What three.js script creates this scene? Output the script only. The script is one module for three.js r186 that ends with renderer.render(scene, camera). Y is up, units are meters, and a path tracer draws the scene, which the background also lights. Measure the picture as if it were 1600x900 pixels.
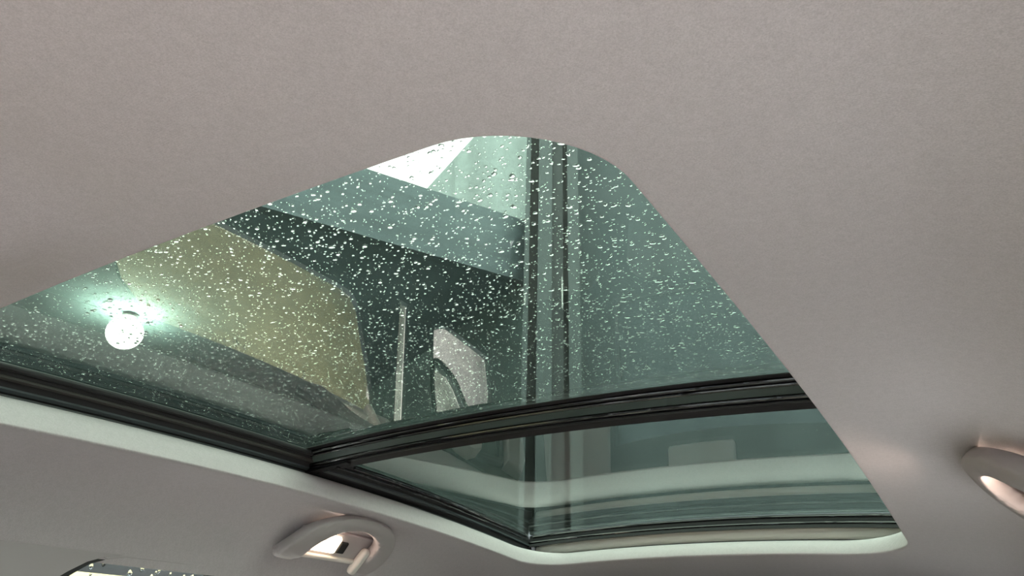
import * as THREE from 'three';
import { RoundedBoxGeometry } from 'three/addons/geometries/RoundedBoxGeometry.js';
import { mergeGeometries, toCreasedNormals } from 'three/addons/utils/BufferGeometryUtils.js';
import { RectAreaLightUniformsLib } from 'three/addons/lights/RectAreaLightUniformsLib.js';

// Axes: +x = the far (left in the picture) side of the car, +y = up, +z = towards the tailgate. Ground at y = 0.
RectAreaLightUniformsLib.init();
const Y0 = 1.36;                                     // height of the camera above the ground
const scene = new THREE.Scene();

// ---------- camera
const camera = new THREE.PerspectiveCamera(2 * Math.atan(450 / 1102) * 180 / Math.PI, 16 / 9, 0.01, 200);
camera.position.set(0, Y0, 0);
camera.up.set(-0.22119, 0.88934, -0.40019);
camera.lookAt(0.48271, Y0 + 0.4564, 0.74746);

// ---------- sky (overcast) and exposure
const SKY = new THREE.Color(0.97, 1.0, 1.0).multiplyScalar(22);
scene.background = SKY;
const renderer = new THREE.WebGLRenderer({ antialias: true });
renderer.toneMapping = THREE.LinearToneMapping;
renderer.toneMappingExposure = 1.0;
renderer.shadowMap.enabled = true;

// ---------- helpers
let seed = 7;
const rnd = () => { seed = (seed + 0x6d2b79f5) | 0; let t = Math.imul(seed ^ (seed >>> 15), 1 | seed); t = (t + Math.imul(t ^ (t >>> 7), 61 | t)) ^ t; return ((t ^ (t >>> 14)) >>> 0) / 4294967296; };
const used = new Map();
function numbered(name) {
  const n = used.get(name) ?? 0; used.set(name, n + 1);
  return n ? `${name}_${String(n).padStart(3, '0')}` : name;
}
const V = (x, y, z) => new THREE.Vector3(x, y, z);
const sstep = THREE.MathUtils.smoothstep;
function group(name, parent = scene, top = true) {
  const g = new THREE.Group(); g.name = top ? numbered(name) : name; parent.add(g); return g;
}
function part(name, geo, mat, parent) {
  const m = new THREE.Mesh(geo, mat); m.name = parent === scene ? numbered(name) : name;
  m.castShadow = m.receiveShadow = true; parent.add(m); return m;
}
function tag(o, label, category, grp, kind) {
  if (label) o.userData.label = label;
  if (category) o.userData.category = category;
  if (grp) o.userData.group = grp;
  if (kind) o.userData.kind = kind;
  return o;
}
const lin = (r, g, b) => new THREE.Color().setRGB(r, g, b);
const std = (name, c, roughness = 0.8, extra = {}) => { const m = new THREE.MeshPhysicalMaterial({ color: c, roughness, metalness: 0, ...extra }); m.name = name; return m; };

// ---------- textures (grain only)
function dataTex(n, f, srgb = false) {
  const d = new Uint8Array(n * n * 4);
  for (let y = 0; y < n; y++) for (let x = 0; x < n; x++) {
    const c = f(x, y), i = (y * n + x) * 4;
    if (Array.isArray(c)) { d[i] = c[0]; d[i + 1] = c[1]; d[i + 2] = c[2]; } else d[i] = d[i + 1] = d[i + 2] = c;
    d[i + 3] = 255;
  }
  const t = new THREE.DataTexture(d, n, n); t.wrapS = t.wrapT = THREE.RepeatWrapping; t.magFilter = THREE.LinearFilter; t.minFilter = THREE.LinearMipmapLinearFilter;
  if (srgb) t.colorSpace = THREE.SRGBColorSpace; t.needsUpdate = true; return t;
}
function tileNoise(n, cells) {                        // tileable value noise
  const g = new Float32Array(cells * cells).map(() => rnd());
  return (x, y) => {
    const fx = x / n * cells, fy = y / n * cells, ix = Math.floor(fx), iy = Math.floor(fy), a = sstep(fx - ix, 0, 1), b = sstep(fy - iy, 0, 1);
    const at = (i, j) => g[((j % cells + cells) % cells) * cells + (i % cells + cells) % cells];
    return (at(ix, iy) * (1 - a) + at(ix + 1, iy) * a) * (1 - b) + (at(ix, iy + 1) * (1 - a) + at(ix + 1, iy + 1) * a) * b;
  };
}
const nA = tileNoise(512, 128), nB = tileNoise(512, 256), nC = tileNoise(512, 24), nD = tileNoise(512, 7);
const knit = dataTex(512, (x, y) => 128 + 46 * Math.sin((x + y) * Math.PI / 8) * Math.sin((x - y) * Math.PI / 8) + 60 * (nB(x, y) - 0.5) + 40 * (nA(x, y) - 0.5));
const knitColour = dataTex(512, (x, y) => 238 + 22 * (nB(x, y) - 0.5) + 14 * (nA(x, y) - 0.5) + 6 * (nC(x, y) - 0.5), true);
const plaster = dataTex(512, (x, y) => 222 + 30 * (nA(x, y) - 0.5) + 34 * (nC(x, y) - 0.5) + 26 * (nD(x, y) - 0.5), true);
const streaks = (() => {                              // rain streaks running down a clad wall
  const col = new Float32Array(512), s1 = tileNoise(512, 200), s2 = tileNoise(512, 60), s3 = tileNoise(512, 17);
  for (let x = 0; x < 512; x++) col[x] = 0;
  return dataTex(512, (x, y) => 218 + 26 * (s1(x, y * 0.04) - 0.5) + 30 * (s2(x, y * 0.09) - 0.5) + 22 * (s3(x, y * 0.3) - 0.5) + 16 * (nB(x, y) - 0.5), true);
})();
const rep = (t, u, v) => { const c = t.clone(); c.repeat.set(u, v); c.needsUpdate = true; return c; };

// ---------- materials
const fabric = std('headliner_fabric', lin(0.635, 0.582, 0.602), 0.95, { map: rep(knitColour, 12, 12), bumpMap: rep(knit, 12, 12), bumpScale: 0.00012, sheen: 0.15, sheenRoughness: 0.8 });
const M = {
  fabric,
  trim: std('trim_plastic', lin(0.68, 0.62, 0.59), 0.7),
  pillar: std('pillar_plastic', lin(0.44, 0.40, 0.41), 0.8),
  handle: std('handle_plastic', lin(0.40, 0.355, 0.36), 0.5),
  black: std('black_plastic', lin(0.012, 0.012, 0.014), 0.5),
  rubber: std('black_rubber', lin(0.010, 0.010, 0.012), 0.22, { clearcoat: 1, clearcoatRoughness: 0.06 }),
  matte: std('matte_black', lin(0.007, 0.006, 0.008), 0.7),
  track: std('track_metal', lin(0.045, 0.055, 0.06), 0.42),
  brown: std('track_brown', lin(0.035, 0.028, 0.026), 0.5),
  gutter: std('gutter_sheen', lin(0.055, 0.075, 0.068), 0.45),  // green-grey colour stands in for sky sheen on the cross bar
  blind: std('blind_fabric', lin(0.78, 0.76, 0.70), 0.7),
  carpet: std('grey_carpet', lin(0.24, 0.22, 0.21), 0.95),
  paleSeat: std('pale_seat_cloth', lin(0.55, 0.49, 0.44), 0.9),
  seat: std('seat_cloth', lin(0.07, 0.066, 0.064), 0.9),
  darkTrim: std('dark_trim', lin(0.035, 0.036, 0.038), 0.6),
  body: std('car_paint', lin(0.25, 0.26, 0.27), 0.35, { clearcoat: 1, clearcoatRoughness: 0.05 }),
  glass: std('tinted_roof_glass', lin(0.322, 0.362, 0.324), 0.0, { transmission: 1, thickness: 0, ior: 1.62 }),
  privacyGlass: std('privacy_glass', lin(0.22, 0.24, 0.24), 0.0, { transmission: 1, thickness: 0, ior: 1.5 }),
  quarterGlass: std('quarter_glass', lin(0.60, 0.64, 0.60), 0.0, { transmission: 1, thickness: 0, ior: 1.5 }),
  sideGlass: std('side_glass', lin(0.89, 0.90, 0.89), 0.0, { transmission: 1, thickness: 0, ior: 1.5 }),
  water: std('rain_water', lin(1, 1, 1), 0.0, { transmission: 1, thickness: 0.002, ior: 1.33 }),
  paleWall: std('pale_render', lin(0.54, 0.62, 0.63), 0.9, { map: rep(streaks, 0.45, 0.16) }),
  wall: std('grey_cladding', lin(0.176, 0.212, 0.233), 0.85, { map: rep(streaks, 0.5, 0.14) }),
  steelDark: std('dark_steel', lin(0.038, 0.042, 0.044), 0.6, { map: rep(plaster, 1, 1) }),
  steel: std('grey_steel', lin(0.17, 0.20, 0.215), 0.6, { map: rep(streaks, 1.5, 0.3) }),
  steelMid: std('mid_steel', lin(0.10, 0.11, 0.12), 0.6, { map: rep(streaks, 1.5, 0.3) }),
  white: std('white_paint', lin(0.75, 0.76, 0.75), 0.5),
  fascia: std('fascia_metal', lin(0.208, 0.260, 0.290), 0.7, { map: rep(plaster, 0.7, 0.7) }),
  soffit: std('soffit_panel', lin(0.31, 0.385, 0.435), 0.85, { map: rep(plaster, 0.5, 0.5) }),
  shadedWall: std('shaded_wall', lin(0.15, 0.19, 0.20), 0.85, { map: rep(plaster, 0.6, 0.6) }),
  standInPale: std('stand_in_pale', lin(0.72, 0.66, 0.61), 0.9, { map: rep(plaster, 1.2, 1.2) }),
  olive: std('olive_render', lin(0.33, 0.305, 0.16), 0.9, { map: rep(plaster, 0.8, 0.8) }),
  ground: std('concrete_paving', lin(0.50, 0.495, 0.48), 0.7, { map: rep(plaster, 0.4, 0.4) }),
};

const lens = std('lamp_lens', lin(1, 0.9, 0.75), 0.4, { emissive: lin(1, 0.80, 0.55), emissiveIntensity: 6 });

// ---------- the roof: one crowned surface shared by lining, rails and glass
const XM = 0.5354, ZM = 0.7079, KX = 0.08406, KZ = 0.05869, HR = 0.23437;
const roof = (x, z, off = 0) => Y0 + HR + off - KX * (x - XM) ** 2 - KZ * (z - ZM) ** 2;
const XR = 0.005;                                     // where the lining starts to turn down on the camera's side
const lining = (x, z) => {
  const s = Math.max(0, x - 0.95, XR - x);
  const xw = x > 0.5 ? 1.112 : XR - 0.162, c = Math.max(0.3, (roof(xw, z) - (Y0 + 0.1065 + 0.018 * sstep(z, 1.2, 1.5))) / 0.162 ** 2);   // meets the tops of the side windows
  let y = roof(x, z) - c * s * s;
  // moulded swelling round the overhead console in front of the opening
  const e = 0.395 + (z - 0.11) * 0.32, u = sstep(x, e - 0.022, e + 0.085) * (1 - sstep(x, 1.07 - e - 0.085, 1.07 - e + 0.022)), w = 1 - sstep(z, 0.135, 0.188);
  y -= 0.016 * u * w - 0.004 * Math.exp(-(((x - e + 0.024) / 0.02) ** 2)) * w;
  return y;
};
const OX0 = 0.1068, OX1 = 0.927, OZ0 = 0.2005, OZ1 = 1.577;   // the opening in the lining

// rounded rectangle outline, n points per corner; grow moves it outwards
function outline(x0, x1, z0, z1, radii, per = 14, edge = 26) {
  const c = [[x0 + radii[0], z0 + radii[0], Math.PI, radii[0]], [x1 - radii[1], z0 + radii[1], 1.5 * Math.PI, radii[1]], [x1 - radii[2], z1 - radii[2], 0, radii[2]], [x0 + radii[3], z1 - radii[3], 0.5 * Math.PI, radii[3]]];
  const pts = [];
  for (let k = 0; k < 4; k++) {
    const [cx, cz, a0, r] = c[k];
    for (let i = 0; i <= per; i++) { const a = a0 + i / per * Math.PI / 2; pts.push([cx + r * Math.cos(a), cz + r * Math.sin(a), Math.cos(a), Math.sin(a)]); }
    const n = c[(k + 1) % 4], a1 = a0 + Math.PI / 2, p = [cx + r * Math.cos(a1), cz + r * Math.sin(a1)], q = [n[0] + n[3] * Math.cos(n[2]), n[1] + n[3] * Math.sin(n[2])];
    for (let i = 1; i < edge; i++) pts.push([p[0] + (q[0] - p[0]) * i / edge, p[1] + (q[1] - p[1]) * i / edge, Math.cos(a1), Math.sin(a1)]);
  }
  return pts;
}
// grid of rows (each a closed or open list of Vector3) to a geometry with uv = metres
function gridGeo(rows, closed, uvOf, flip = false) {
  const n = rows[0].length, pos = [], uv = [], idx = [], m = closed ? n + 1 : n;
  for (let j = 0; j < rows.length; j++) for (let i = 0; i < m; i++) {
    const p = rows[j][i % n]; pos.push(p.x, p.y, p.z); const w = uvOf ? uvOf(p, i, j) : [p.x, p.z]; uv.push(w[0], w[1]);
  }
  for (let j = 0; j + 1 < rows.length; j++) for (let i = 0; i + 1 < m; i++) {
    const a = j * m + i, b = a + 1, c = a + m, d = c + 1;
    if (flip) idx.push(a, b, c, b, d, c); else idx.push(a, c, b, b, c, d);
  }
  const g = new THREE.BufferGeometry();
  g.setAttribute('position', new THREE.Float32BufferAttribute(pos, 3)); g.setAttribute('uv', new THREE.Float32BufferAttribute(uv, 2));
  g.setIndex(idx); g.computeVertexNormals(); return g;
}
const lipOf = (z, nx, nz) => nx * nx * 0.013 + (nz > 0 ? nz * nz * 0.020 : 0);        // the rim leans outwards along the sides, stands upright at the ends

{ // ceiling: fabric lining with the rolled rim of the opening, and the outer roof skin
  const ceiling = tag(group('ceiling'), null, null, null, 'structure');
  const o = outline(OX0, OX1, OZ0, OZ1, [0.070, 0.098, 0.09, 0.125]);
  const X0 = XR - 0.168, X1 = XM + 0.583, Z0 = -0.75, Z1 = 1.96, rows = [];
  // outer rectangle reached along straight lines from the outline
  const outer = o.map(([x, z, nx, nz]) => {
    const cx = (OX0 + OX1) / 2, cz = (OZ0 + OZ1) / 2, sx = (x - cx) / ((OX1 - OX0) / 2), sz = (z - cz) / ((OZ1 - OZ0) / 2);
    const m = Math.max(Math.abs(sx), Math.abs(sz)), ux = sx / m, uz = sz / m;
    return [(X0 + X1) / 2 + ux * (X1 - X0) / 2, (Z0 + Z1) / 2 + uz * (Z1 - Z0) / 2];
  });
  const N = 70, R = 0.004;
  for (let j = 0; j <= N; j++) {
    const t = 1 - j / N, e = 0.012 + (1 - 0.012) * Math.pow(t, 1.25);
    rows.push(o.map(([x, z], i) => { const px = x + (outer[i][0] - x) * e, pz = z + (outer[i][1] - z) * e; return V(px, lining(px, pz), pz); }));
  }
  part('headliner', gridGeo(rows, true), M.fabric, ceiling);
  // rim: from the lining round the nose and up to the lip
  const rim = [];
  rim.push(rows[N]);
  for (let k = 0; k <= 10; k++) {
    const a = -Math.PI / 2 + k / 10 * Math.PI;       // half circle: from underneath to the top of the nose
    rim.push(o.map(([x, z, nx, nz]) => { const r = 0.0012 + (R - 0.0012) * sstep(Math.max(nx, nz), 0, 0.6), dOut = r - r * Math.cos(a), dUp = r + r * Math.sin(a); return V(x + nx * dOut, lining(x, z) + dUp * 0.8, z + nz * dOut); }));
    if (k === 5) break;
  }
  for (const [k, up] of [[0.06, 0.009], [0.18, 0.017], [0.38, 0.025], [0.66, 0.0312], [0.88, 0.0342], [1, 0.0353], [1.12, 0.036], [1.5, 0.036], [2.1, 0.034]])
    rim.push(o.map(([x, z, nx, nz]) => { const l = Math.max(0.002, lipOf(z, nx, nz)) * k + (k > 1.1 ? (k - 1.1) * 0.01 : 0); return V(x + nx * l, roof(x, z) + up * (nz > 0 ? 1 - 0.17 * nz * nz : 1), z + nz * l); }));
  part('opening_rim', gridGeo(rim, true, (p, i, j) => [p.x + p.y, p.z + p.y]), M.fabric, ceiling);
  // outer skin round the glass, thick as a roof is
  const skin = [], so = outline(0.035, 1.0, 0.06, 1.64, [0.06, 0.06, 0.05, 0.05]), far = so.map(([x, z]) => {
    const sx = (x - XM) / 0.4825, sz = (z - 0.85) / 0.79, m = Math.max(Math.abs(sx), Math.abs(sz)); return [0.5085 + sx / m * 0.655, 0.62 + sz / m * 1.42];
  });
  for (const [t, dy] of [[0, 0.045], [0, 0.074], [0.3, 0.074], [0.7, 0.072], [1, 0.06], [1, 0.035]]) skin.push(so.map(([x, z], i) => {
    const px = x + (far[i][0] - x) * t, pz = z + (far[i][1] - z) * t, s = Math.max(0, px - 0.975, 0.03 - px); return V(px, roof(px, pz, dy) - 3.75 * s * s, pz);
  }));
  part('roof_skin', toCreasedNormals(gridGeo(skin, true, null, true), 0.5), M.body, ceiling);
}

// ---------- sunroof glass: two slabs on the crowned surface
const GT = 0.005, FZ1 = 0.826, RZ0 = 0.866, RZ1 = 1.625;
const frontOff = () => 0.070, rearOff = (z) => 0.058 + 0.06 * (z - 1.1);   // the rear pane rises towards its back edge
function pane(name, x0, x1, z0, z1, off) {
  const nx = 40, nz = 30, rows = [], bot = [], per = [];
  for (let j = 0; j <= nz; j++) { rows.push([]); bot.push([]); for (let i = 0; i <= nx; i++) { const x = x0 + (x1 - x0) * i / nx, z = z0 + (z1 - z0) * j / nz; rows[j].push(V(x, roof(x, z, off(z) + GT), z)); bot[j].push(V(x, roof(x, z, off(z)), z)); } }
  const top = gridGeo(rows, false), low = gridGeo(bot, false, null, true);
  const ring = (r) => [...r[0], ...r.slice(1).map((q) => q[nx]), ...[...r[nz]].reverse().slice(1), ...r.slice(1, nz).reverse().map((q) => q[0])];
  const side = gridGeo([ring(rows), ring(bot)], true);
  const g = mergeGeometries([top, low, side]);
  const w = tag(group(name), null, null, null, 'structure');
  part('glass_pane', g, M.glass, w);
  return w;
}
pane('window_1', 0.045, 0.985, 0.075, FZ1, frontOff);
pane('window_2', 0.055, 0.975, RZ0, RZ1, rearOff);

// ---------- frame of rails round and between the panes
function sweepZ(profile, z0, z1, n = 40) {           // profile of (x, off) points, swept along z over the crown
  const rows = []; for (let j = 0; j <= n; j++) { const z = z0 + (z1 - z0) * j / n; rows.push((typeof profile === 'function' ? profile(z) : profile).map(([x, o]) => V(x, roof(x, z, o), z))); }
  return rows;
}
function sweepX(profile, x0, x1, n = 40) {           // profile of (z, off) points
  const rows = []; for (let j = 0; j <= n; j++) { const x = x0 + (x1 - x0) * j / n; rows.push(profile.map(([z, o]) => V(x, roof(x, z, o), z))); }
  return rows;
}
function solid(rows) {                                // closed profile, capped ends
  const n = rows[0].length, body = gridGeo(rows, true).toNonIndexed(), cap = (r, f) => {
    const c = r.reduce((s, p) => s.add(p), V(0, 0, 0)).multiplyScalar(1 / n), pos = [], uv = [];
    for (let i = 0; i < n; i++) { const a = r[i], b = r[(i + 1) % n]; for (const q of f ? [c, b, a] : [c, a, b]) { pos.push(q.x, q.y, q.z); uv.push(q.x, q.z); } }
    const g = new THREE.BufferGeometry(); g.setAttribute('position', new THREE.Float32BufferAttribute(pos, 3)); g.setAttribute('uv', new THREE.Float32BufferAttribute(uv, 2)); g.computeVertexNormals(); return g;
  };
  return toCreasedNormals(mergeGeometries([body, cap(rows[0], false), cap(rows.at(-1), true)]), 0.7);
}
const circle = (u, o, r, n = 10, sq = 1) => Array.from({ length: n }, (_, i) => [u + r * Math.cos(i / n * 2 * Math.PI), o + r * sq * Math.sin(i / n * 2 * Math.PI)]);
{
  const f = tag(group('sunroof_frame'), 'black rails and rubber seals framing the two tinted sunroof panes, with a curved cross bar', 'frame');
  for (const s of [1, -1]) {                          // side rails, the second mirrored about the middle of the opening
    const mx = (x) => s > 0 ? x : OX0 + OX1 - x, pr = (a) => { const q = a.map(([x, o]) => [mx(x), o]); return s > 0 ? q : q.reverse(); };
    const rail = part('side_rail', solid(sweepZ(pr([[1.0, 0.038], [0.952, 0.038], [0.948, 0.0445], [0.938, 0.047], [0.935, 0.055], [0.926, 0.057], [0.923, 0.0695], [1.0, 0.0695]]), 0.085, FZ1 + 0.01)), M.matte, f);
    part('track', solid(sweepZ(pr([[0.953, 0.0405], [0.9475, 0.0415], [0.9475, 0.0385], [0.953, 0.0375]]), 0.085, 1.60)), M.track, rail);
    part('track', solid(sweepZ(pr([[0.9455, 0.047], [0.9385, 0.0485], [0.9375, 0.0445], [0.944, 0.0425]]), 0.085, FZ1 + 0.01)), M.track, rail);
    part('guide', solid(sweepZ(pr([[0.934, 0.0575], [0.9275, 0.0585], [0.926, 0.0535], [0.932, 0.0525]]), 0.085, FZ1 + 0.01)), M.brown, rail);
    part('seal', solid(sweepZ(pr(circle(0.9215, 0.0645, 0.0042)), 0.085, FZ1 + 0.004)), M.matte, rail);
    // behind the cross bar the rail follows the rising rear pane
    const at = (z, k, d) => { const e = s > 0 ? 0.858 + (z - 0.867) * 0.150 : 0.950, o = rearOff(z) - 0.0008; return [0.954 + (e - 0.954) * k, 0.038 + (o - 0.038) * k + d]; };
    const rear = part('side_rail', solid(sweepZ((z) => pr([[1.0, 0.038], at(z, 0, 0), at(z, 0.25, 0.002), at(z, 0.30, -0.001), at(z, 0.6, 0.0), at(z, 0.65, 0.002), at(z, 1, 0), [1.0, rearOff(z) - 0.0008]]), FZ1 + 0.01, 1.615)), M.matte, f);
    part('seal', solid(sweepZ((z) => pr(circle(...at(z, 0.95, -0.002), 0.0030)), RZ0, 1.60)), M.rubber, rear);
    part('track', solid(sweepZ((z) => { const [x, o] = at(z, 0.45, -0.001); return pr([[x + 0.006, o + 0.002], [x - 0.006, o + 0.002], [x - 0.006, o - 0.0015], [x + 0.006, o - 0.0015]]); }, RZ0 - 0.02, 1.60)), M.track, rear);
    part('seal', solid(sweepZ((z) => pr(circle(...at(z, 0.72, 0.0), 0.0022)), RZ0 - 0.02, 1.60)), M.rubber, rear);
  }
  const XA = 0.07, XB = 0.965;
  const bar = part('cross_bar', solid(sweepX([[0.819, 0.0695], [0.8215, 0.0655], [0.826, 0.0635], [0.8275, 0.0595], [0.834, 0.0545], [0.838, 0.0495], [0.842, 0.0485], [0.8455, 0.0445], [0.847, 0.0440], [0.8535, 0.0395], [0.8605, 0.0420], [0.8605, 0.0695]].reverse(), XA, XB)), M.matte, f);
  part('seal_lip', solid(sweepX([[0.8065, 0.0696], [0.8065, 0.0684], [0.8190, 0.0680], [0.8190, 0.0696]].reverse(), XA + 0.01, XB - 0.02)), M.matte, bar);
  part('seal', solid(sweepX(circle(0.8192, 0.0658, 0.0030), XA + 0.01, XB - 0.03)), M.rubber, bar);
  part('seal', solid(sweepX(circle(0.8245, 0.0617, 0.0024), XA + 0.01, XB - 0.03)), M.rubber, bar);
  part('gutter', solid(sweepX([[0.8260, 0.0605], [0.8330, 0.0525], [0.8355, 0.0540], [0.8290, 0.0620]].reverse(), XA + 0.01, XB - 0.025)), M.gutter, bar);
  part('seal', solid(sweepX(circle(0.8362, 0.0505, 0.0030), XA + 0.01, XB - 0.025)), M.rubber, bar);
  part('seal', solid(sweepX(circle(0.8425, 0.0465, 0.0022), XA + 0.01, XB - 0.02)), M.black, bar);
  const end = part('rear_bar', solid(sweepX([[1.614, 0.0875], [1.6135, 0.080], [1.610, 0.0785], [1.609, 0.072], [1.604, 0.0705], [1.603, 0.064], [1.597, 0.062], [1.5945, 0.0560], [1.604, 0.0575], [1.640, 0.0675], [1.640, 0.0875]].reverse(), XA, XB)), M.matte, f);
  part('seal', solid(sweepX(circle(1.6145, 0.0832, 0.0032), XA + 0.02, XB - 0.01)), M.rubber, end);
  part('seal', solid(sweepX(circle(1.6045, 0.0675, 0.0028), XA + 0.02, XB - 0.005)), M.rubber, end);
  part('front_bar', solid(sweepX([[0.07, 0.04], [0.12, 0.045], [0.125, 0.0695], [0.07, 0.0695]].reverse(), XA, XB)), M.matte, f);
}
{ // rolled blind lying in the slot behind the rear pane
  const b = tag(group('roller_blind'), 'pale grey rolled sunroof blind lying in the slot along the rear edge of the opening', 'blind');
  const prof = circle(1.622, 0.0502, 0.0110, 16);
  part('roll', solid(sweepX(prof.reverse(), 0.10, 0.945)), M.blind, b);
  part('pull_bar', solid(sweepX([[1.6095, 0.0585], [1.612, 0.0605], [1.616, 0.0615], [1.614, 0.0590]], 0.11, 0.935)), M.blind, b);
}

// ---------- side walls (leaning planes with cut openings) and the rest of the cabin shell
const WX = 1.112, WY = Y0 + 0.111, LEAN = 0.32, CL = Math.cos(Math.atan(LEAN));
const loc = (pts) => pts.map(([z, y]) => [z, (y - 0.111) / CL]);     // (z, height over the camera) to wall plane coordinates
function path(pts, T = THREE.Shape) { const s = new T(); pts.forEach(([a, b], i) => (i ? s.lineTo(a, b) : s.moveTo(a, b))); s.closePath(); return s; }
function smooth(pts, n = 4) { const c = new THREE.CatmullRomCurve3(pts.map(([a, b]) => V(a, b, 0)), true, 'centripetal'); return c.getPoints(pts.length * n).slice(0, -1).map((q) => [q.x, q.y]); }
// a slab in the wall plane: shape coordinates (z, v), depth d0..d1 outwards of the plane
function wallSlab(shape, d0, d1, bevel = 0) {
  const g = new THREE.ExtrudeGeometry(shape, { depth: d1 - d0 - 2 * bevel, bevelEnabled: bevel > 0, bevelSize: bevel, bevelThickness: bevel, bevelSegments: 2, bevelOffset: -bevel, curveSegments: 12 });
  g.translate(0, 0, d0 + bevel); return g;            // local: x = along z of the car, y = up the wall, z = outwards
}
function wallFrame(o, side) {                         // places a group in the left (+1) or right (-1) wall plane
  const out = side > 0 ? V(1, 0, 0) : V(-1, 0, 0), up = V(side > 0 ? -LEAN : LEAN, 1, 0).normalize(), along = V(0, 0, 1);
  out.addScaledVector(up, -out.dot(up)).normalize();
  const x0 = side > 0 ? WX : XR - 0.162;
  o.matrix.makeBasis(along, up, out); o.matrix.setPosition(x0, WY, 0); o.matrix.decompose(o.position, o.quaternion, o.scale);
  return o;
}
const winFront = [[0.495, -0.108], [0.530, -0.01], [0.560, 0.055], [0.588, 0.078], [0.608, 0.095], [0.63, 0.1035], [0.658, 0.109], [0.80, 0.110], [1.168, 0.112], [1.170, 0.068], [1.160, 0.01], [1.148, -0.03], [1.140, -0.08], [1.122, -0.104], [1.09, -0.108]];
const winQuarter = [[1.42, -0.063], [1.492, -0.064], [1.525, -0.05], [1.551, -0.028], [1.60, -0.005], [1.68, 0.02], [1.718, 0.05], [1.722, 0.078], [1.715, 0.098], [1.692, 0.104], [1.45, 0.104], [1.42, 0.08]];
const winDriver = [[-0.62, -0.108], [-0.42, 0.05], [-0.30, 0.095], [0.20, 0.108], [0.30, 0.105], [0.33, -0.108]];
const trimStripGap = [[1.302, -0.155], [1.337, -0.155], [1.278, 0.098], [1.240, 0.098]];  // added opening, shows the pale block as a mirrored trim strip
const trimPanelGap = [[1.440, -0.136], [1.481, -0.158], [1.512, -0.167], [1.712, -0.167], [1.716, -0.03], [1.700, -0.002], [1.685, 0.004], [1.60, -0.021], [1.558, -0.044], [1.529, -0.065], [1.492, -0.077], [1.428, -0.076]];  // added opening; the bright block behind it stands in for lit trim
let winNo = 3, trimNo = 1;
for (const side of [1, -1]) {
  const w = wallFrame(tag(group(side > 0 ? 'wall_left' : 'wall_right'), null, null, null, 'structure'), side);
  const s = path(loc([[-0.95, -0.20], [-0.45, 0.122], [1.97, 0.122], [1.97, -0.20]]));
  for (const h of [winFront, winQuarter, winDriver, trimStripGap, trimPanelGap]) s.holes.push(path(loc(h).reverse(), THREE.Path));
  part('window_frame', wallSlab(s, 0.0, 0.010), M.darkTrim, w);
  part('door_panel', wallSlab(path(loc([[-0.95, -0.33], [1.97, -0.33], [1.97, -0.95], [-0.95, -0.95]])), 0, 0.06), M.darkTrim, w);
  part('door_shoulder', wallSlab(path(loc([[-0.95, -0.20], [1.97, -0.20], [1.97, -0.33], [-0.95, -0.33]])), 0, 0.010), M.darkTrim, w);
  for (const h of [winFront, winQuarter, winDriver, trimStripGap, trimPanelGap]) {
    const p = wallFrame(tag(group(`window_${winNo++}`), null, null, null, 'structure'), side);
    const c = loc(h), mx = c.reduce((q, r) => q + r[0], 0) / c.length, my = c.reduce((q, r) => q + r[1], 0) / c.length;
    part('glass_pane', wallSlab(path(c.map(([a, b]) => [mx + (a - mx) * 1.01, my + (b - my) * 1.02])), 0.0115, 0.0155), h === winQuarter || h === trimStripGap ? M.quarterGlass : M.sideGlass, p);
  }
  // pillar trims on the inner face
  const add = (pts, mat, d0 = -0.012, bev = 0.004) => { const t = wallFrame(tag(group(`trim_${trimNo++}`), null, null, null, 'structure'), side); part('pillar_trim', wallSlab(path(loc(pts)), d0, 0.001, bev), mat, t); return t; };
  add([[0.345, 0.112], [0.655, 0.1135], [0.625, 0.1075], [0.602, 0.0985], [0.580, 0.083], [0.552, 0.058], [0.522, -0.01], [0.488, -0.12], [0.345, -0.12]], M.pillar, -0.004, 0.001);
  add([[0.345, 0.119], [1.40, 0.119], [1.40, 0.1125], [0.80, 0.1105], [0.657, 0.1095], [0.63, 0.1045], [0.60, 0.112], [0.345, 0.1125]], M.pillar, -0.003, 0.001);
  add([[1.208, 0.054], [1.243, 0.040], [1.231, 0.092], [1.187, 0.106]], M.track, -0.008, 0.002);
  add([[1.742, -0.02], [1.83, -0.02], [1.825, 0.09], [1.80, 0.108], [1.716, 0.108], [1.730, 0.10], [1.738, 0.078]], M.trim, -0.022, 0.006);
  add([[1.455, 0.100], [1.475, 0.092], [1.509, 0.087], [1.515, 0.096], [1.530, 0.087], [1.562, 0.084], [1.585, 0.099], [1.575, 0.117], [1.54, 0.124], [1.49, 0.122], [1.462, 0.112]], M.trim, -0.030, 0.005);
  // gasket round the quarter glass
  const gk = wallFrame(tag(group(`trim_${trimNo++}`), null, null, null, 'structure'), side), q = smooth(loc(winQuarter), 3);
  part('gasket', new THREE.TubeGeometry(new THREE.CatmullRomCurve3(q.map(([a, b]) => V(a, b, -0.004)), true), 90, 0.006, 6, true), M.rubber, gk);
}
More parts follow.
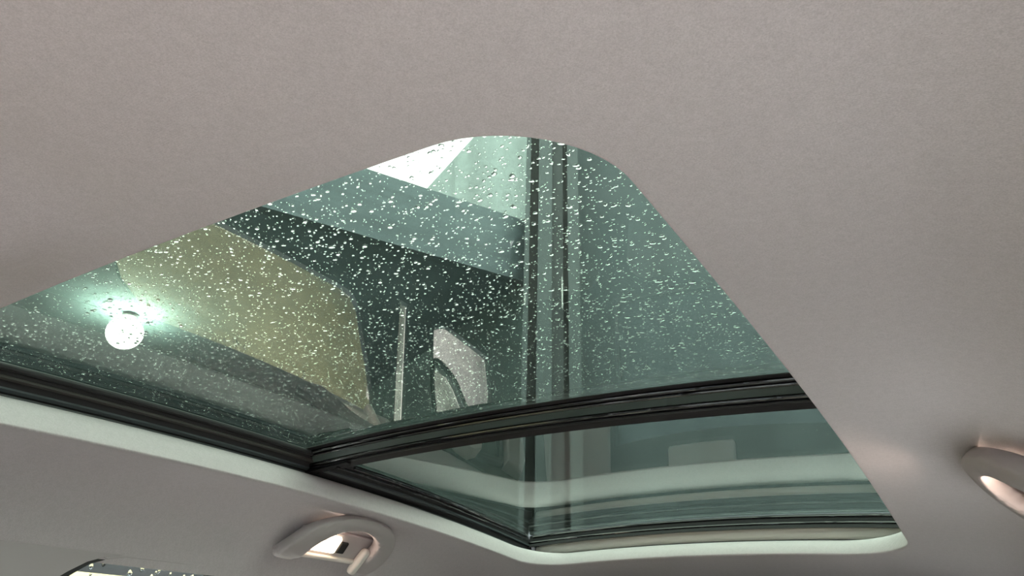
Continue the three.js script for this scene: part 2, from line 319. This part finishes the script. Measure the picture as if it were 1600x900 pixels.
{ // floor, tailgate wall, front wall with windscreen
  const fl = part('floor', new THREE.BoxGeometry(1.9, 0.06, 3.2).translate(XM, Y0 - 0.98, 0.45), M.carpet, scene); tag(fl, null, null, null, 'structure');
  const wr = tag(group('wall_rear'), null, null, null, 'structure');
  const sh = path([[-0.22, -0.95], [1.24, -0.95], [1.30, -0.2], [1.16, 0.12], [1.0, 0.155], [XM, 0.165], [0.02, 0.155], [-0.15, 0.12], [-0.29, -0.2]]);
  sh.holes.push(path([[0.14, -0.32], [0.14, 0.075], [0.865, 0.08], [0.865, -0.05], [0.90, -0.32]], THREE.Path));
  part('tailgate', new THREE.ExtrudeGeometry(sh, { depth: 0.05, bevelEnabled: false }).translate(0, Y0, 1.93), M.darkTrim, wr);
  for (const s of [1, -1]) part('pillar_trim', (() => { const p = path([[0.878, -0.035], [1.10, -0.02], [1.07, 0.108], [0.878, 0.122]].map(([x, y]) => [s > 0 ? x : 1.005 - x, y])); return new THREE.ExtrudeGeometry(p, { depth: 0.008, bevelSize: 0.004, bevelThickness: 0.004, bevelSegments: 2 }).translate(0, Y0, 1.913); })(), M.trim, wr);
  part('pale_plate', new RoundedBoxGeometry(0.18, 0.028, 0.02, 3, 0.005).translate(0.61, Y0 + 0.110, 1.921), M.white, wr);  // small white plate above the rear window
  const rw = tag(group(`window_${winNo++}`), null, null, null, 'structure');
  part('glass_pane', new THREE.BoxGeometry(0.80, 0.43, 0.004).translate(0.515, Y0 - 0.122, 1.955), M.privacyGlass, rw);
  const wf = tag(group('wall_front'), null, null, null, 'structure');
  part('dashboard', new RoundedBoxGeometry(1.5, 0.55, 0.62, 4, 0.08).translate(XM, Y0 - 0.68, -1.12), M.darkTrim, wf);
  part('header', new RoundedBoxGeometry(1.2, 0.05, 0.06, 3, 0.015).translate(XM, Y0 + 0.125, -0.755), M.fabric, wf);
  const ws = tag(group(`window_${winNo++}`), null, null, null, 'structure');
  part('glass_pane', new THREE.BoxGeometry(1.40, 0.78, 0.005).rotateX(0.84).translate(XM, Y0 - 0.145, -1.035), M.sideGlass, ws);
  for (const q of [1, -1]) part('windscreen_post', new RoundedBoxGeometry(0.06, 0.80, 0.07, 3, 0.02).rotateX(0.84).translate(XM + q * 0.66, Y0 - 0.145, -1.035), M.trim, wf);
}
{ // interior lamp in the overhead console, shining down on unseen front seats: it warms the lining
  const c = tag(group('console_lamp'), 'warm interior lamp in the overhead console in front of the sunroof', 'lamp');
  c.position.set(0.27, lining(0.27, -0.22) - 0.010, -0.22);
  part('housing', new RoundedBoxGeometry(0.16, 0.018, 0.12, 3, 0.006), M.trim, c);
  part('lamp_lens', new RoundedBoxGeometry(0.12, 0.008, 0.08, 3, 0.003).translate(0, -0.011, 0), lens, c);
  const l = new THREE.RectAreaLight(lin(1, 0.83, 0.79), 270, 0.11, 0.07); l.name = 'console_lamp_light'; l.position.set(0, -0.018, 0); l.rotation.x = -Math.PI / 2; c.add(l);
  for (const [x, txt] of [[0.17, 'pale beige front seat on the camera side of the cabin'], [0.90, 'dark cloth front seat on the far side of the cabin']]) {
    const t = tag(group('front_seat'), txt, 'seat'); t.position.set(x, Y0 - 0.95, 0.0);
    const cloth = x < 0.5 ? M.paleSeat : M.seat;  // unseen seats: pale cloth bounces lamp light, dark cloth holds it down
    part('cushion', new RoundedBoxGeometry(0.52, 0.18, 0.52, 5, 0.06).translate(0, 0.24, -0.20), cloth, t);
    part('backrest', new RoundedBoxGeometry(0.50, 0.50, 0.14, 5, 0.06).rotateX(-0.3).translate(0, 0.55, 0.12), cloth, t);
    part('base', new RoundedBoxGeometry(0.42, 0.16, 0.44, 2, 0.03).translate(0, 0.08, -0.2), M.darkTrim, t);
  }
}
{ // rear bench, only ever seen in the glass
  const b = tag(group('rear_seat'), 'grey cloth rear bench seat with three head restraints behind the doors', 'seat');
  part('backrest', new RoundedBoxGeometry(1.25, 0.62, 0.14, 5, 0.05).rotateX(0.25).translate(XM, Y0 - 0.62, 1.42), M.seat, b);
  part('cushion', new RoundedBoxGeometry(1.25, 0.16, 0.52, 5, 0.06).translate(XM, Y0 - 0.87, 1.12), M.paleSeat, b);  // cushion kept pale to bounce light up to the lining
  for (const x of [0.2, XM, 0.87]) {
    const h = part('head_restraint', new RoundedBoxGeometry(0.25, 0.15, 0.09, 5, 0.04).translate(x, Y0 - 0.24, 1.50), M.seat, b);
    for (const d of [-0.06, 0.06]) part('post', new THREE.CylinderGeometry(0.006, 0.006, 0.09, 8).translate(x + d, Y0 - 0.33, 1.50), M.steel, h);
  }
}

// ---------- grab handles with a reading lamp in the recess behind
function sweep(pts, sizes, segs = 48, round = 14, pow = 0.75) {   // pts (u, t, n); sizes (width across the bow, depth)
  const c = new THREE.CatmullRomCurve3(pts.map((q) => V(...q))), rows = [];
  const sz = new THREE.CatmullRomCurve3(sizes.map((q) => V(q[0], q[1], 0)));
  for (let j = 0; j <= segs; j++) {
    const t = j / segs, p = c.getPoint(t), tan = c.getTangent(t), n = V(0, 0, 1), s = sz.getPoint(t);
    const a = V(0, 0, 0).crossVectors(n, tan).normalize(), b = V(0, 0, 0).crossVectors(tan, a).normalize(), row = [];
    for (let i = 0; i < round; i++) { const w = i / round * 2 * Math.PI, cx = Math.sign(Math.cos(w)) * Math.abs(Math.cos(w)) ** pow, cy = Math.sign(Math.sin(w)) * Math.abs(Math.sin(w)) ** pow; row.push(p.clone().addScaledVector(a, cx * s.x / 2).addScaledVector(b, cy * s.y / 2)); }
    rows.push(row);
  }
  return solid(rows);
}
function grabHandle(label, side) {
  const h = tag(group('grab_handle'), label, 'handle');
  const x = side > 0 ? 1.037 : XR - 0.087, T = V(-0.62 * side, 0.7846, 0), N = V(-0.7846 * side, -0.62, 0), U = V(0, 0, side);
  h.matrix.makeBasis(U, T, N); h.matrix.setPosition(x - 0.006 * side, lining(x, 1.0) - 0.002, side > 0 ? 1.012 : 0.925); h.matrix.decompose(h.position, h.quaternion, h.scale);
  const k = side, lu = side > 0 ? -0.028 : 0.020;                                    // keep the lamp at the front end of both
  part('grip', sweep([[-0.100 * k, -0.044, 0.001], [-0.099 * k, -0.026, 0.014], [-0.088 * k, 0.012, 0.026], [-0.046 * k, 0.045, 0.032], [0, 0.056, 0.034], [0.048 * k, 0.050, 0.032], [0.086 * k, 0.032, 0.027], [0.104 * k, 0.006, 0.021], [0.105 * k, -0.030, 0.012], [0.103 * k, -0.054, 0.001]],
    [[0.050, 0.022], [0.050, 0.026], [0.044, 0.024], [0.031, 0.020], [0.026, 0.020], [0.031, 0.020], [0.040, 0.024], [0.050, 0.026], [0.054, 0.026], [0.050, 0.022]], 64, 20, 0.5), M.handle, h);
  const base = part('base_plate', new RoundedBoxGeometry(0.20, 0.052, 0.010, 3, 0.004).translate(0.005 * k, -0.010, 0.003), M.pillar, h);
  part('ledge', new RoundedBoxGeometry(0.19, 0.008, 0.016, 3, 0.003).translate(0.01 * k, -0.036, 0.007), M.trim, base);
  const l = part('lamp_lens', new RoundedBoxGeometry(0.062, 0.034, 0.012, 4, 0.005).translate(lu, -0.008, 0.009), lens, h);
  part('switch', new RoundedBoxGeometry(0.020, 0.024, 0.008, 3, 0.003).translate(lu + 0.046, -0.012, 0.008), M.black, h);
  part('coat_hook', new RoundedBoxGeometry(0.020, 0.056, 0.016, 4, 0.0075).rotateZ(-0.12 * k).translate(0.072 * k, -0.030, 0.016), M.trim, h);
  const lamp = new THREE.RectAreaLight(lin(1, 0.78, 0.62), 120, 0.055, 0.028);
  lamp.name = 'reading_lamp_light'; lamp.position.set(lu, -0.008, 0.0165); lamp.lookAt(lu, -0.008, 1); h.add(lamp);
  lamp.rotation.set(0, Math.PI, 0);
  return h;
}
grabHandle('grey grab handle with lit reading lamp above the side window at lower left', 1);
grabHandle('grey grab handle with glowing lamp at the right edge of the photo', -1);

// ---------- outside: canopy, building with steel corner post, low olive wall, floodlight, ground
const horizontal = (heading) => V(Math.sin(heading), 0, Math.cos(heading));
{
  tag(part('ground', new THREE.BoxGeometry(60, 0.1, 60).translate(0, -0.05, 0), M.ground, scene), null, null, null, 'structure');
  const corner = V(2.20, 0, 3.565);                   // foot of the corner post
  const fd = horizontal(-0.504), back = V(fd.z, 0, -fd.x);    // along the fascia (towards the building) and deeper under the canopy
  const canopy = tag(group('canopy'), 'flat canopy roof with a grey fascia and dark underside, left of the car', 'canopy');
  const place = (g, p, ax, az) => { const m = new THREE.Matrix4().makeBasis(ax, V(0, 1, 0), V(0, 0, 0).crossVectors(ax, V(0, 1, 0))); m.setPosition(p); return g.applyMatrix4(m); };
  const mid = corner.clone().addScaledVector(fd, -5 + 0.10);
  part('fascia', place(new THREE.BoxGeometry(10, 0.48, 0.08), mid.clone().setY(Y0 + 2.44).addScaledVector(back, 0.04), fd), M.fascia, canopy);
  part('soffit', place(new THREE.BoxGeometry(12, 0.10, 9), mid.clone().setY(Y0 + 2.27).addScaledVector(back, 4.58).addScaledVector(fd, 1), fd), M.soffit, canopy);
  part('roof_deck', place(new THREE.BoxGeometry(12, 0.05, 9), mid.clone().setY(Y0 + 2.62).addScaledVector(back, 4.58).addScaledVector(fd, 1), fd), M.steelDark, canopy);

  const hd = horizontal(1.118), wd = horizontal(0.5 - Math.PI / 2);
  const b = tag(group('building'), 'tall building behind the car with streaked grey cladding and a paler upper wall', 'building');
  const wallAt = (y) => corner.clone().addScaledVector(hd, 3.5).addScaledVector(V(hd.z, 0, -hd.x), -0.15).setY(y);
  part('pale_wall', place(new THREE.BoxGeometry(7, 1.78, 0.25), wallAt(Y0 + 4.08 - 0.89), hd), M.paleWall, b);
  part('lower_wall', place(new THREE.BoxGeometry(7, Y0 + 2.30, 0.25), wallAt((Y0 + 2.30) / 2), hd), M.shadedWall, b);  // same wall below the canopy, with the canopy shade put into its colour
  part('clad_wall', place(new THREE.BoxGeometry(11, 6.4, 0.25), corner.clone().addScaledVector(wd, 5.5 + 0.02).setY(3.2).addScaledVector(V(wd.z, 0, -wd.x), 0.0).add(V(0, 0, 0.22)), wd), M.wall, b);
  const post = tag(group('corner_post'), 'upright steel corner post with flanges standing between canopy and grey wall', 'post');
  const n0 = V(-Math.sin(0.52), 0, -Math.cos(0.52)); // facing the car
  for (const [h, wid, proud, mat, nm] of [[0.5508, 0.032, 0.05, M.steel, 'flange'], [0.5398, 0.060, 0.0, M.steelDark, 'web'], [0.5215, 0.092, 0.06, M.steel, 'flange'], [0.5012, 0.076, 0.02, M.steelMid, 'web'], [0.4880, 0.034, -0.01, M.steelDark, 'web'], [0.4750, 0.074, 0.04, M.steel, 'flange']]) {  // webs coloured darker, standing in for shade between the lit flanges
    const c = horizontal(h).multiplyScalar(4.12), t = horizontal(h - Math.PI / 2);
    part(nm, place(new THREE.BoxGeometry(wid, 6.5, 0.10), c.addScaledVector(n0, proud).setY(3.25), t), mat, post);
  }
  for (const [h, y0, y1] of [[0.4935, 1.915, 2.135], [0.5525, 1.93, 2.00]]) {   // added white strips on the post, standing in for bright glints
    const c = horizontal(h).multiplyScalar(4.0), t = horizontal(h - Math.PI / 2);
    part('glint_strip', place(new THREE.BoxGeometry(0.009, y1 - y0, 0.01), c.setY(Y0 + (y0 + y1) / 2), t), M.white, post);
  }
  // low olive wall beside the car, seen through the side window and in the roof glass
  tag(part('garden_wall', new THREE.BoxGeometry(0.2, 1.60, 8.2).translate(3.3, 0.80, -0.72), M.olive, scene), 'low olive rendered wall beside the car, seen through the side window at lower left', 'wall');
  tag(part('side_sky_blocker', new THREE.BoxGeometry(0.2, 2.6, 16).translate(-6.5, 1.3, -1), M.wall, scene), 'unseen grey wall added on the camera side of the car to cut low sky light', 'wall');  // added out of view to keep low sky off the cabin side
  tag(part('front_sky_blocker', new THREE.BoxGeometry(14, 6.5, 0.3).translate(-0.5, 3.25, -5.2), M.wall, scene), 'unseen tall grey wall added ahead of the bonnet to block front sky light', 'building');  // added out of view, dims the sky reaching the rear rim
  tag(part('trim_stand_in', new RoundedBoxGeometry(0.22, 0.62, 0.85, 3, 0.02).translate(2.66, 0.31, 3.26), M.standInPale, scene), 'pale block added below the canopy edge, standing in for bright cabin trim mirrored in the roof glass', 'block');  // added to give the mirrored trim panel its brightness
  // back wall under the canopy
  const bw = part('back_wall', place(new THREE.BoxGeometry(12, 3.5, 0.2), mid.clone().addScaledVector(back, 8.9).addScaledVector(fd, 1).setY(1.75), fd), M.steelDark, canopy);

  // floodlight under the canopy
  const L = tag(group('canopy_light'), 'bright round lamp glowing green-white through the wet glass at far left', 'lamp');
  const dir = V(Math.sin(1.1065) * Math.cos(0.3433), Math.sin(0.3433), Math.cos(1.1065) * Math.cos(0.3433));
  const P = dir.clone().multiplyScalar(2.06 / Math.sin(0.3433)).add(V(0, Y0, 0)); L.position.copy(P);
  part('housing', new THREE.CylinderGeometry(0.05, 0.06, 0.03, 24).translate(0, 0.146, 0), M.steelDark, L);
  part('diffuser', new THREE.SphereGeometry(0.130, 24, 16).scale(1, 0.95, 1), std('lamp_glow', lin(1, 1, 1), 0.4, { emissive: lin(0.94, 1, 0.92), emissiveIntensity: 90 }), L);
  const pl = new THREE.PointLight(lin(0.85, 1, 0.82), 18); pl.name = 'canopy_lamp_light'; pl.shadow.radius = 6; pl.castShadow = true; L.add(pl);
}

// ---------- rain on the glass
const dropGeo = [0, 1, 2, 3, 4].map((k) => {
  const seg = 14, rings = 5, pos = [], idx = [], ph = rnd() * 6.28, ph2 = rnd() * 6.28, hgt = 0.52 + 0.12 * rnd(), am = 0.06 + 0.12 * rnd();
  pos.push(0, hgt, 0);
  for (let j = 1; j <= rings; j++) { const a = j / rings * Math.PI / 2; for (let i = 0; i < seg; i++) { const w = i / seg * 2 * Math.PI, r = Math.sin(a) * (1 + am * Math.sin(2 * w + ph) + am * 0.6 * Math.sin(3 * w + ph2)); pos.push(r * Math.cos(w), hgt * Math.cos(a), r * Math.sin(w)); } }
  for (let i = 0; i < seg; i++) idx.push(0, 1 + (i + 1) % seg, 1 + i);
  for (let j = 0; j + 1 < rings; j++) for (let i = 0; i < seg; i++) { const a = 1 + j * seg + i, b = 1 + j * seg + (i + 1) % seg; idx.push(a, b, a + seg, b, b + seg, a + seg); }
  const dome = new THREE.BufferGeometry(); dome.setAttribute('position', new THREE.Float32BufferAttribute(pos, 3)); dome.setIndex(idx); dome.computeVertexNormals();
  const bp = [0, 0, 0], bi = []; for (let i = 0; i < seg; i++) bp.push(...pos.slice((1 + (rings - 1) * seg + i) * 3, (1 + (rings - 1) * seg + i) * 3 + 3));
  for (let i = 0; i < seg; i++) bi.push(0, 1 + i, 1 + (i + 1) % seg);
  const base = new THREE.BufferGeometry(); base.setAttribute('position', new THREE.Float32BufferAttribute(bp, 3)); base.setIndex(bi); base.computeVertexNormals();
  return mergeGeometries([dome, base]);
});
const roofNormal = (x, z) => V(2 * KX * (x - XM), 1, 2 * KZ * (z - ZM)).normalize();
function dropMatrix(x, z, r, sx, turn, off = frontOff) {
  const n = roofNormal(x, z), q = new THREE.Quaternion().setFromUnitVectors(V(0, 1, 0), n).multiply(new THREE.Quaternion().setFromAxisAngle(V(0, 1, 0), turn));
  const sq = r > 0.0024 ? 0.88 : 1;
  return new THREE.Matrix4().compose(V(x, roof(x, z, off(z) + GT) + 0.00008, z), q, V(r * sx, r * sq, r / Math.sqrt(sx)));
}
{
  const spots = [];
  const grid = new Map(), cell = 0.008, clear = (x, z, r) => {
    const i = Math.floor(x / cell), j = Math.floor(z / cell);
    for (let a = -1; a <= 1; a++) for (let b = -1; b <= 1; b++) for (const s of grid.get((i + a) * 4096 + j + b) ?? []) if ((s.x - x) ** 2 + (s.z - z) ** 2 < ((s.r + r) * 0.95) ** 2) return false;
    return true;
  };
  function scatter(n, x0, x1, z0, z1, rOf, keep = () => 1, which = 0) {
    for (let k = 0; k < n; k++) {
      const x = x0 + (x1 - x0) * rnd(), z = z0 + (z1 - z0) * rnd(), r = rOf(); if (rnd() > keep(x, z) || !clear(x, z, r)) continue;
      const s = { x, z, r, which, sx: 1 + 0.5 * rnd() * rnd(), turn: (rnd() - 0.5) * 1.2, g: Math.floor(rnd() * 5) };
      spots.push(s); const key = Math.floor(x / cell) * 4096 + Math.floor(z / cell); if (!grid.has(key)) grid.set(key, []); grid.get(key).push(s);
    }
  }
  scatter(1300, 0.10, 0.93, 0.15, 0.81, () => 0.0016 + 0.0013 * rnd() * rnd());
  scatter(2100, 0.10, 0.93, 0.15, 0.81, () => 0.0009 + 0.0007 * rnd());
  scatter(6500, 0.10, 0.93, 0.15, 0.81, () => 0.0005 + 0.0007 * rnd());
  scatter(9000, 0.10, 0.93, 0.15, 0.81, () => 0.00025 + 0.0003 * rnd());
  scatter(900, 0.09, 0.93, 0.88, 1.60, () => 0.0005 + 0.0007 * rnd(), (x) => 0.25 + 0.75 * (1 - sstep(x, 0.2, 0.6)), 1);
  scatter(1500, 0.09, 0.93, 0.88, 1.60, () => 0.00025 + 0.0003 * rnd(), (x) => 0.25 + 0.75 * (1 - sstep(x, 0.2, 0.6)), 1);
  // which drops show largest: those near the camera and big
  for (const s of spots) s.show = s.r / Math.hypot(s.x, s.z, 0.28) ** 2;
  const order = spots.filter((s) => !s.which).sort((a, b) => b.show - a.show), single = new Set(order.slice(0, 270));
  const protos = dropGeo.map(() => null);
  for (const s of single) {
    let d;
    if (!protos[s.g]) { d = protos[s.g] = part('raindrop', dropGeo[s.g], M.water, scene); } else { d = protos[s.g].clone(); d.name = numbered('raindrop'); scene.add(d); }
    tag(d, 'clear raindrop beaded on the outside of the large sunroof pane', 'raindrop', 'large raindrops on the front sunroof pane');
    dropMatrix(s.x, s.z, s.r, s.sx, s.turn).decompose(d.position, d.quaternion, d.scale);
  }
  for (const [which, nm, label] of [[0, 'fine_raindrops', 'countless fine raindrops speckling the large front sunroof pane'], [1, 'fine_raindrops', 'sparse fine raindrops speckling the smaller rear sunroof pane']]) {
    const rest = spots.filter((s) => s.which === which && !single.has(s));
    const im = new THREE.InstancedMesh(dropGeo[which], M.water, rest.length); im.name = numbered(nm);
    rest.forEach((s, i) => im.setMatrixAt(i, dropMatrix(s.x, s.z, s.r, s.sx, s.turn, which ? rearOff : frontOff)));
    tag(im, label, 'raindrops', null, 'stuff'); scene.add(im);
  }
  // drops running down the side window
  const n = V(1, LEAN, 0).normalize();
  for (let k = 0; k < 30; k++) {
    const z = 0.62 + 0.36 * rnd(), y = 0.098 - 0.035 * rnd() * rnd() - 0.01 * rnd(), off = 0.0157;
    const d = protos[k % 5].clone(); d.name = numbered('raindrop'); scene.add(d);
    d.position.set(WX + (0.111 - y) * LEAN, Y0 + y, z).addScaledVector(n, off);
    d.quaternion.setFromUnitVectors(V(0, 1, 0), n); const r = 0.0018 + 0.0018 * rnd(); d.scale.set(r * 1.6, r, r);
    tag(d, 'raindrop on the outside of the side window at lower left', 'raindrop', 'raindrops on the side window');
  }
}
renderer.render(scene, camera);
